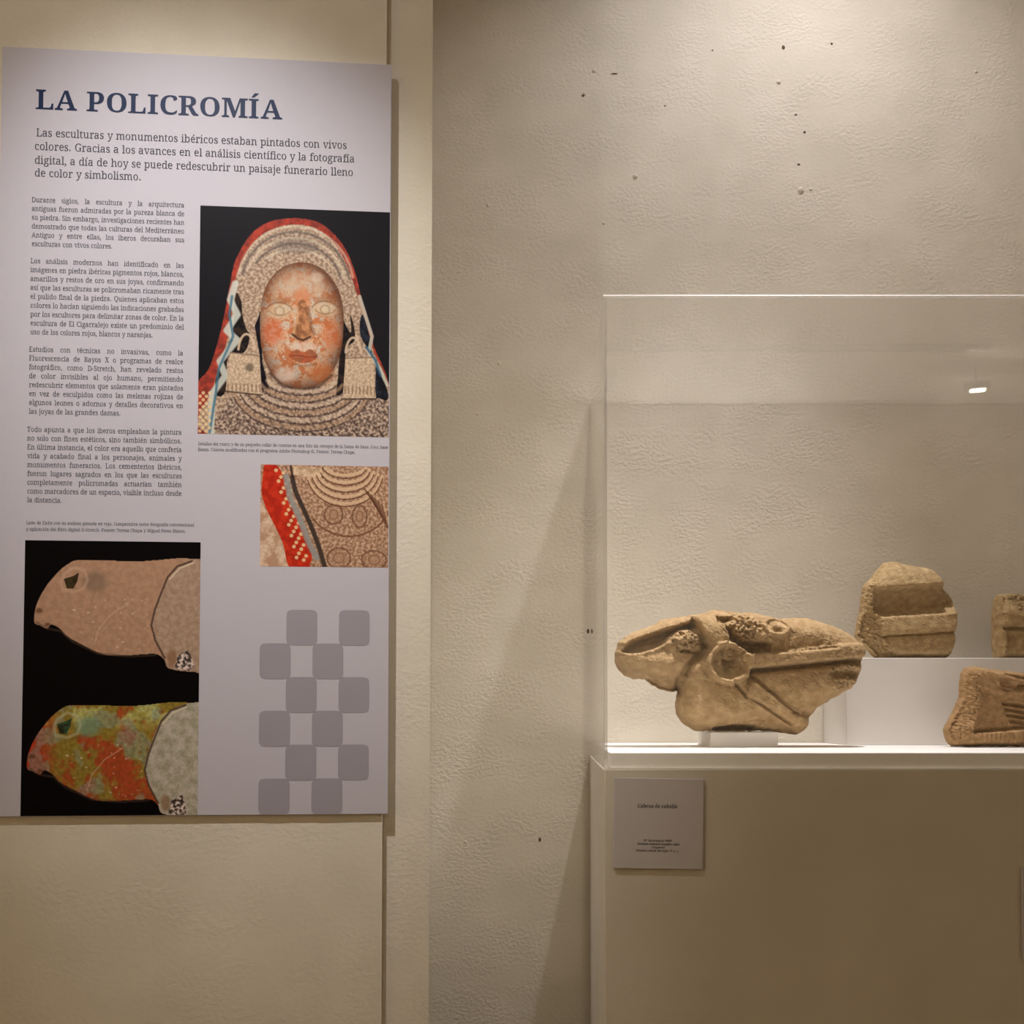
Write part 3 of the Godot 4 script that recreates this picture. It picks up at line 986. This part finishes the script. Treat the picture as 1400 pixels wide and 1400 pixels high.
func limits(q: PackedVector2Array, r: float) -> Array:
	var lo := Vector2(1e9, 1e9)
	var hi := -lo
	for p in q:
		lo = lo.min(p)
		hi = hi.max(p)
	return [lo - Vector2(r, r), hi + Vector2(r, r)]

func groove(pts: Array, w: float, h: float):           # a soft line, cut in (h < 0) or raised
	var q := path_of(pts)
	var l := limits(q, w * 2.5)
	each(l[0], l[1], func(p: Vector2, i: int) -> float:
		var d := reach(p + Vector2(nz(p.x, p.y, 2.0), nz(p.x + 70, p.y, 2.0)) * 5.0, q) / w
		return h * exp(-d * d) * fade(i, 14.0))

func band(pts: Array, half: float, h: float, soft := 8.0):   # a flat strap
	var q := path_of(pts)
	var l := limits(q, half + soft)
	each(l[0], l[1], func(p: Vector2, i: int) -> float:
		return h * smoothstep(half + soft * 0.7, half - soft * 0.7, reach(p, q) + nz(p.x, p.y, 1.5) * 4.0) * fade(i, 14.0))

func bump(cx: float, cy: float, rx: float, ry: float, h: float):
	each(Vector2(cx - rx * 2, cy - ry * 2), Vector2(cx + rx * 2, cy + ry * 2), func(p: Vector2, i: int) -> float:
		var d := Vector2((p.x - cx) / rx, (p.y - cy) / ry)
		return h * exp(-d.length_squared() * 1.4) * fade(i))

func hollow(pts: Array, h: float, soft := 10.0):       # an area sunk (h < 0) or raised, with steep sides
	var q := path_of(pts)
	var ring := q.duplicate()
	ring.append(q[0])
	var l := limits(q, soft)
	each(l[0], l[1], func(p: Vector2, i: int) -> float:
		var w := p + Vector2(nz(p.x, p.y, 1.6), nz(p.x + 70, p.y, 1.6)) * 7.0
		var d := reach(w, ring)
		if Geometry2D.is_point_in_polygon(w, q):
			d = -d
		return h * smoothstep(soft, -soft, d) * fade(i, 14.0))

func rough(cx: float, cy: float, r: float, h: float, s := 1.2):
	each(Vector2(cx - r, cy - r), Vector2(cx + r, cy + r), func(p: Vector2, i: int) -> float:
		var d := Vector2(p.x - cx, p.y - cy).length() / r
		return h * 2.0 * nz(p.x, p.y, s) * smoothstep(1.0, 0.5, d) * fade(i, 12.0))

func everywhere(f: Callable):
	each(g0, g0 + Vector2(gw, gh) * gs, f)

# The shell as a mesh in metres; U metres to a drawing unit; ORIGIN (drawing units) is its foot; BACK is the thickness behind, as a share of the puffed shape.
func stone_mesh(u: float, origin: Vector2, back: Callable) -> ArrayMesh:
	var st := begin()
	var vid := PackedInt32Array()
	vid.resize(gw * gh * 2)
	vid.fill(-1)
	var count := 0
	st.set_smooth_group(0)
	for side in 2:
		for i in gw * gh:
			if gd[i] < 0.0:
				continue
			if side == 1 and gd[i] == 0.0:
				vid[gw * gh + i] = vid[i]
				continue
			var p := (gp[i] - origin) * u
			var z := gz[i] * u if side == 0 else -float(back.call(gp[i], i)) * u
			if gd[i] == 0.0:
				z = 0.0
			st.add_vertex(Vector3(p.x, -p.y, z))
			vid[side * gw * gh + i] = count
			count += 1
	for y in gh - 1:
		for x in gw - 1:
			var c := [y * gw + x, y * gw + x + 1, (y + 1) * gw + x + 1, (y + 1) * gw + x]
			if gd[c[0]] < 0 or gd[c[1]] < 0 or gd[c[2]] < 0 or gd[c[3]] < 0:
				continue
			if gd[c[0]] == 0 and gd[c[1]] == 0 and gd[c[2]] == 0 and gd[c[3]] == 0:
				continue
			for side in 2:
				var o := side * gw * gh
				for k in ([0, 1, 2, 0, 2, 3] if side == 0 else [0, 2, 1, 0, 3, 2]):
					st.add_index(vid[o + c[k]])
	st.generate_normals()
	return st.commit()

func lowest(m: ArrayMesh) -> float:
	return m.get_aabb().position.y

func horse_head():
	var step := 5.6
	var edge := [[75, 350], [95, 287], [150, 246], [230, 216], [284, 196], [302, 178], [360, 164], [430, 158], [480, 150], [528, 142], [570, 124], [620, 128], [700, 140], [760, 137], [820, 149], [900, 170], [960, 166], [1040, 164], [1110, 184], [1180, 208], [1240, 238], [1280, 264], [1300, 290], [1322, 312], [1325, 350], [1315, 390], [1312, 432], [1290, 490], [1265, 520], [1200, 556], [1130, 596], [1090, 620], [1065, 650], [1048, 672], [1045, 712], [1020, 740], [980, 754], [920, 746], [850, 737], [700, 736], [560, 738], [480, 736], [440, 716], [405, 682], [385, 650], [378, 600], [391, 538], [340, 537], [290, 520], [250, 496], [230, 473], [170, 475], [120, 456], [90, 420], [75, 384]]
	stone_begin(edge, step, 7.0, 150.0, 165.0)
	var puffed := gz.duplicate()
	# large masses
	bump(560, 610, 190, 140, 45)
	bump(960, 520, 170, 90, 30)
	bump(790, 225, 130, 80, 45)
	bump(1050, 240, 190, 60, 18)
	# ear: trough with rims, broken knob, lower lobe set back
	bump(250, 405, 190, 58, 55)
	band([[115, 292], [200, 254], [300, 222], [450, 186]], 16, 26, 12)
	hollow([[112, 342], [150, 302], [240, 266], [340, 238], [452, 198], [468, 204], [440, 230], [382, 236], [336, 270], [300, 312], [250, 334], [190, 350], [140, 352]], -120, 12)
	groove([[88, 343], [140, 356], [200, 354], [262, 336], [312, 314], [345, 304]], 8, 20)
	bump(415, 290, 62, 50, 62)
	rough(415, 290, 92, 26, 1.1)
	bump(385, 260, 16, 15, -42)
	bump(478, 308, 24, 9, -34)
	bump(430, 345, 60, 12, -46)
	bump(350, 300, 20, 8, -20)
	hollow([[455, 178], [528, 330], [498, 326], [470, 262], [428, 236]], -85, 8)
	groove([[506, 338], [470, 372], [425, 415], [405, 470], [396, 540]], 20, -85)
	hollow([[222, 474], [396, 462], [396, 548], [330, 545], [285, 528], [240, 500]], -62, 8)
	# brow strap
	band([[505, 150], [525, 180], [572, 262]], 54, 40, 7)
	groove([[462, 172], [498, 250], [530, 332]], 9, -40)
	# rosette
	hollow(arc(622, 402, 112, 104, 0, 342, 20), 44, 9)
	hollow(arc(622, 402, 86, 80, 0, 342, 20), -30, 8)
	groove(arc(622, 402, 98, 92, -60, 290, 26), 10, 18)
	hollow([[588, 386], [650, 386], [646, 430], [626, 456], [602, 446], [592, 420]], -52, 6)
	bump(626, 372, 8, 7, -16)
	rough(622, 400, 95, 10, 2.4)
	# eye and the hollow below it
	rough(700, 225, 110, 24, 1.0)
	hollow([[610, 222], [640, 234], [652, 262], [700, 292], [760, 304], [800, 302], [826, 312], [822, 336], [780, 349], [720, 346], [668, 322], [630, 286]], -100, 10)
	hollow([[568, 176], [640, 174], [654, 186], [600, 208], [572, 202]], -62, 7)
	groove(arc(858, 222, 62, 44, -10, 350, 18), 10, 34)
	groove([[735, 185], [745, 240], [775, 275], [812, 262]], 9, 26)
	bump(862, 222, 40, 26, 26)
	bump(780, 220, 30, 28, -22)
	bump(816, 288, 15, 14, 46)
	groove([[688, 150], [730, 142], [790, 150]], 8, -26)
	groove([[528, 152], [572, 136], [616, 130]], 8, -36)
	bump(905, 182, 16, 9, -26)
	# nose strap and its grooves
	band([[720, 392], [900, 374], [1100, 353], [1318, 330]], 34, 40, 7)
	groove([[735, 440], [900, 428], [1100, 406], [1318, 382]], 13, -66)
	groove([[690, 350], [830, 348], [1000, 338], [1150, 322]], 6, -30)
	bump(880, 362, 16, 10, 14)
	# cheek strap
	band([[745, 540], [800, 585], [900, 652], [985, 700]], 46, 24, 7)
	groove([[738, 470], [800, 527], [880, 592], [960, 650], [1042, 664]], 8, -38)
	groove([[645, 492], [700, 562], [790, 612], [870, 662], [935, 702]], 8, -36)
	groove([[735, 440], [722, 482], [706, 548]], 6, -24)
	# mouth and breaks
	hollow([[1120, 452], [1170, 430], [1260, 428], [1290, 440], [1270, 466], [1190, 470], [1140, 476]], -44, 14)
	rough(1200, 450, 120, 16, 1.4)
	bump(1152, 482, 24, 7, 18)
	groove([[930, 645], [985, 640], [1040, 655]], 7, -14)
	hollow([[560, 742], [566, 718], [650, 704], [745, 708], [802, 728], [796, 745]], -140, 8)
	bump(750, 690, 60, 9, 20)
	everywhere(func(p: Vector2, i: int) -> float: return (6.0 * nz(p.x, p.y, 0.35) + 6.5 * nz(p.x, p.y, 1.8)) * fade(i, 20.0))
	var z := -1.665
	var u := -z / F / 3.684
	var foot := Vector2(730, 738)
	var m := stone_mesh(u, foot, func(p: Vector2, i: int) -> float: return puffed[i] * 0.92 + 6.0 * nz(p.x + 333, p.y, 0.5) * fade(i))
	var at := at_z(820 + foot.x / 3.684, 800 + foot.y / 3.684, z)
	at.y = maxf(at.y, block_top + 0.0)
	var t := thing("stone_horse_head", "weathered sandstone horse head with carved bridle on a small white block", "sculpture", Vector3(at.x, block_top, at.z))
	part("carving", m, M.stone, t, Vector3(0, 0.0005, 0))

func ramp(x: float, keys: Array) -> float:              # piecewise profile
	for k in keys.size() - 1:
		if x < keys[k + 1][0]:
			return lerpf(keys[k][1], keys[k + 1][1], clampf((x - keys[k][0]) / (keys[k + 1][0] - keys[k][0]), 0, 1))
	return keys[-1][1]

func side_of(p: Vector2, line_: Array) -> float:         # how far p lies to the left of a polyline that runs downwards
	for k in line_.size() - 1:
		if p.y < line_[k + 1][1] or k == line_.size() - 2:
			var t: float = clampf((p.y - line_[k][1]) / (line_[k + 1][1] - line_[k][1]), 0, 1)
			return lerpf(line_[k][0], line_[k + 1][0], t) - p.x
	return 0.0

func moulding_fragment():
	var edge := [[300, 555], [312, 470], [330, 410], [340, 320], [352, 250], [395, 205], [440, 150], [475, 108], [530, 105], [590, 120], [640, 132], [700, 140], [745, 155], [780, 195], [808, 262], [850, 295], [875, 340], [886, 395], [881, 460], [878, 540], [880, 590], [860, 650], [835, 687], [700, 688], [540, 688], [420, 688], [380, 640], [330, 595]]
	stone_begin(edge, 5.2, 6.0, 34.0, 130.0)
	var puffed := gz.duplicate()
	var keys := [[100, -60], [150, -20], [200, 16], [255, 40], [268, 36], [276, 0], [292, -62], [385, -92], [398, -88], [420, -14], [446, 22], [520, 28], [540, 14], [549, -34], [560, -6], [580, 0], [690, 0]]
	var brk := [[470, 100], [430, 170], [392, 260], [385, 400], [412, 470], [415, 560], [470, 630], [535, 690]]
	everywhere(func(p: Vector2, i: int) -> float:
		var y := p.y + (p.x - 640) * 0.06 + 5.0 * nz(p.x, p.y, 0.4)
		var left := side_of(p, brk) + 14.0 * nz(p.x, p.y, 1.0)
		var k := smoothstep(6.0, -6.0, left)
		return (ramp(y, keys) * k - clampf(left, 0, 120) * 1.0 - (1 - k) * 14.0 + (4.0 + 22.0 * (1 - k)) * nz(p.x, p.y, 1.6)) * fade(i, 26.0))
	hollow([[790, 395], [880, 370], [886, 440], [800, 440]], 10, 8)
	rough(820, 330, 60, 14, 1.4)
	groove([[530, 682], [640, 672], [760, 668], [850, 640]], 9, -14)
	var z := -1.79
	var u := -z / F / 4.373
	var foot := Vector2(620, 688)
	var m := stone_mesh(u, foot, func(p: Vector2, i: int) -> float: return puffed[i] * 0.55 + 10.0 * nz(p.x + 333, p.y, 0.7) * fade(i))
	var at := at_z(1100 + foot.x / 4.373, 740 + foot.y / 4.373, z)
	var t := thing("moulding_fragment", "broken rounded stone moulding with deep horizontal hollow on the white riser", "fragment", Vector3(at.x, riser_top, at.z))
	part("carving", m, M.stone_pale, t, Vector3(0, -lowest(m), 0))

func cornice_fragment():
	var edge := [[1125, 480], [1130, 400], [1140, 330], [1150, 305], [1200, 298], [1300, 301], [1420, 296], [1500, 310], [1512, 480], [1506, 688], [1300, 688], [1135, 688], [1124, 600]]
	stone_begin(edge, 6.0, 6.0, 26.0, 120.0)
	var puffed := gz.duplicate()
	var keys := [[290, -40], [345, -34], [356, -18], [400, 26], [440, 36], [480, 24], [500, -4], [512, -58], [521, -50], [528, -22], [690, -22]]
	var brk := [[1165, 290], [1150, 380], [1146, 500], [1166, 560], [1156, 690]]
	everywhere(func(p: Vector2, i: int) -> float:
		var left := side_of(p, brk) + 10.0 * nz(p.x, p.y, 1.0)
		var k := smoothstep(5.0, -5.0, left)
		return (ramp(p.y + 5.0 * nz(p.x, p.y, 0.4), keys) * k - clampf(left, 0, 80) * 1.0 + (3.5 + 14.0 * (1 - k)) * nz(p.x, p.y, 1.6)) * fade(i, 20.0))
	rough(1300, 320, 160, 18, 1.5)
	var z := -1.79
	var u := -z / F / 4.373
	var foot := Vector2(1340, 688)
	var m := stone_mesh(u, foot, func(p: Vector2, i: int) -> float: return puffed[i] * 0.55)
	var at := at_z(1100 + foot.x / 4.373, 740 + foot.y / 4.373, z)
	var t := thing("cornice_fragment", "square stone fragment with one rounded roll on the white riser", "fragment", Vector3(at.x, riser_top, at.z))
	part("carving", m, M.stone_pale, t, Vector3(0, -lowest(m), 0))

func drapery_fragment():
	var edge := [[832, 1140], [850, 1105], [885, 1040], [905, 1000], [930, 940], [935, 860], [945, 800], [965, 770], [1010, 760], [1080, 775], [1180, 786], [1290, 800], [1400, 816], [1560, 842], [1600, 1000], [1604, 1236], [1400, 1238], [1000, 1239], [880, 1238], [850, 1210]]
	stone_begin(edge, 5.6, 6.0, 40.0, 150.0)
	var puffed := gz.duplicate()
	var brk := [[1008, 760], [1004, 880], [1000, 960], [985, 1060], [935, 1130], [905, 1240]]
	everywhere(func(p: Vector2, i: int) -> float:
		var left := side_of(p, brk) + 12.0 * nz(p.x, p.y, 1.0)
		var k := smoothstep(6.0, -6.0, left)
		return (-clampf(left, 0, 120) * 1.1 + (4.0 + 20.0 * (1 - k)) * nz(p.x, p.y, 1.4)) * fade(i, 26.0))
	hollow([[1008, 905], [1110, 925], [1250, 945], [1620, 985], [1620, 1110], [1250, 1130], [1010, 1150], [960, 1140], [1000, 1010]], -46, 12)
	hollow([[1110, 850], [1150, 840], [1230, 880], [1330, 880], [1330, 920], [1140, 915], [1105, 890]], -22, 8)
	groove([[1055, 780], [1085, 825], [1112, 880]], 8, 18)
	groove([[1112, 888], [1200, 905], [1330, 915]], 7, 16)
	groove([[1150, 815], [1280, 845], [1420, 855], [1600, 880]], 9, -22)
	groove([[1230, 880], [1320, 878]], 8, -30)
	for k in 4:
		groove([[1150 + k * 14, 985 + k * 34], [1280, 1005 + k * 32], [1430, 1020 + k * 30], [1600, 1030 + k * 28]], 9, -30)
		groove([[1160 + k * 14, 1002 + k * 34], [1280, 1022 + k * 32], [1430, 1036 + k * 30], [1600, 1046 + k * 28]], 8, 16)
	groove([[960, 1150], [1080, 1142], [1250, 1128], [1420, 1118], [1600, 1112]], 9, -34)
	for k in 22:
		groove([[1010 + k * 26, 1165], [1006 + k * 26, 1225]], 6, -12)
	var z := -1.65
	var u := -z / F / 4.373
	var foot := Vector2(1220, 1239)
	var m := stone_mesh(u, foot, func(p: Vector2, i: int) -> float: return puffed[i] * 0.5 + 8.0 * nz(p.x + 333, p.y, 0.7) * fade(i))
	var at := at_z(1100 + foot.x / 4.373, 740 + foot.y / 4.373, z)
	var t := thing("drapery_fragment", "brown stone fragment with carved folds lying in front of the white riser", "fragment", Vector3(at.x, board_top, at.z))
	part("carving", m, M.stone_brown, t, Vector3(0, -lowest(m), 0))
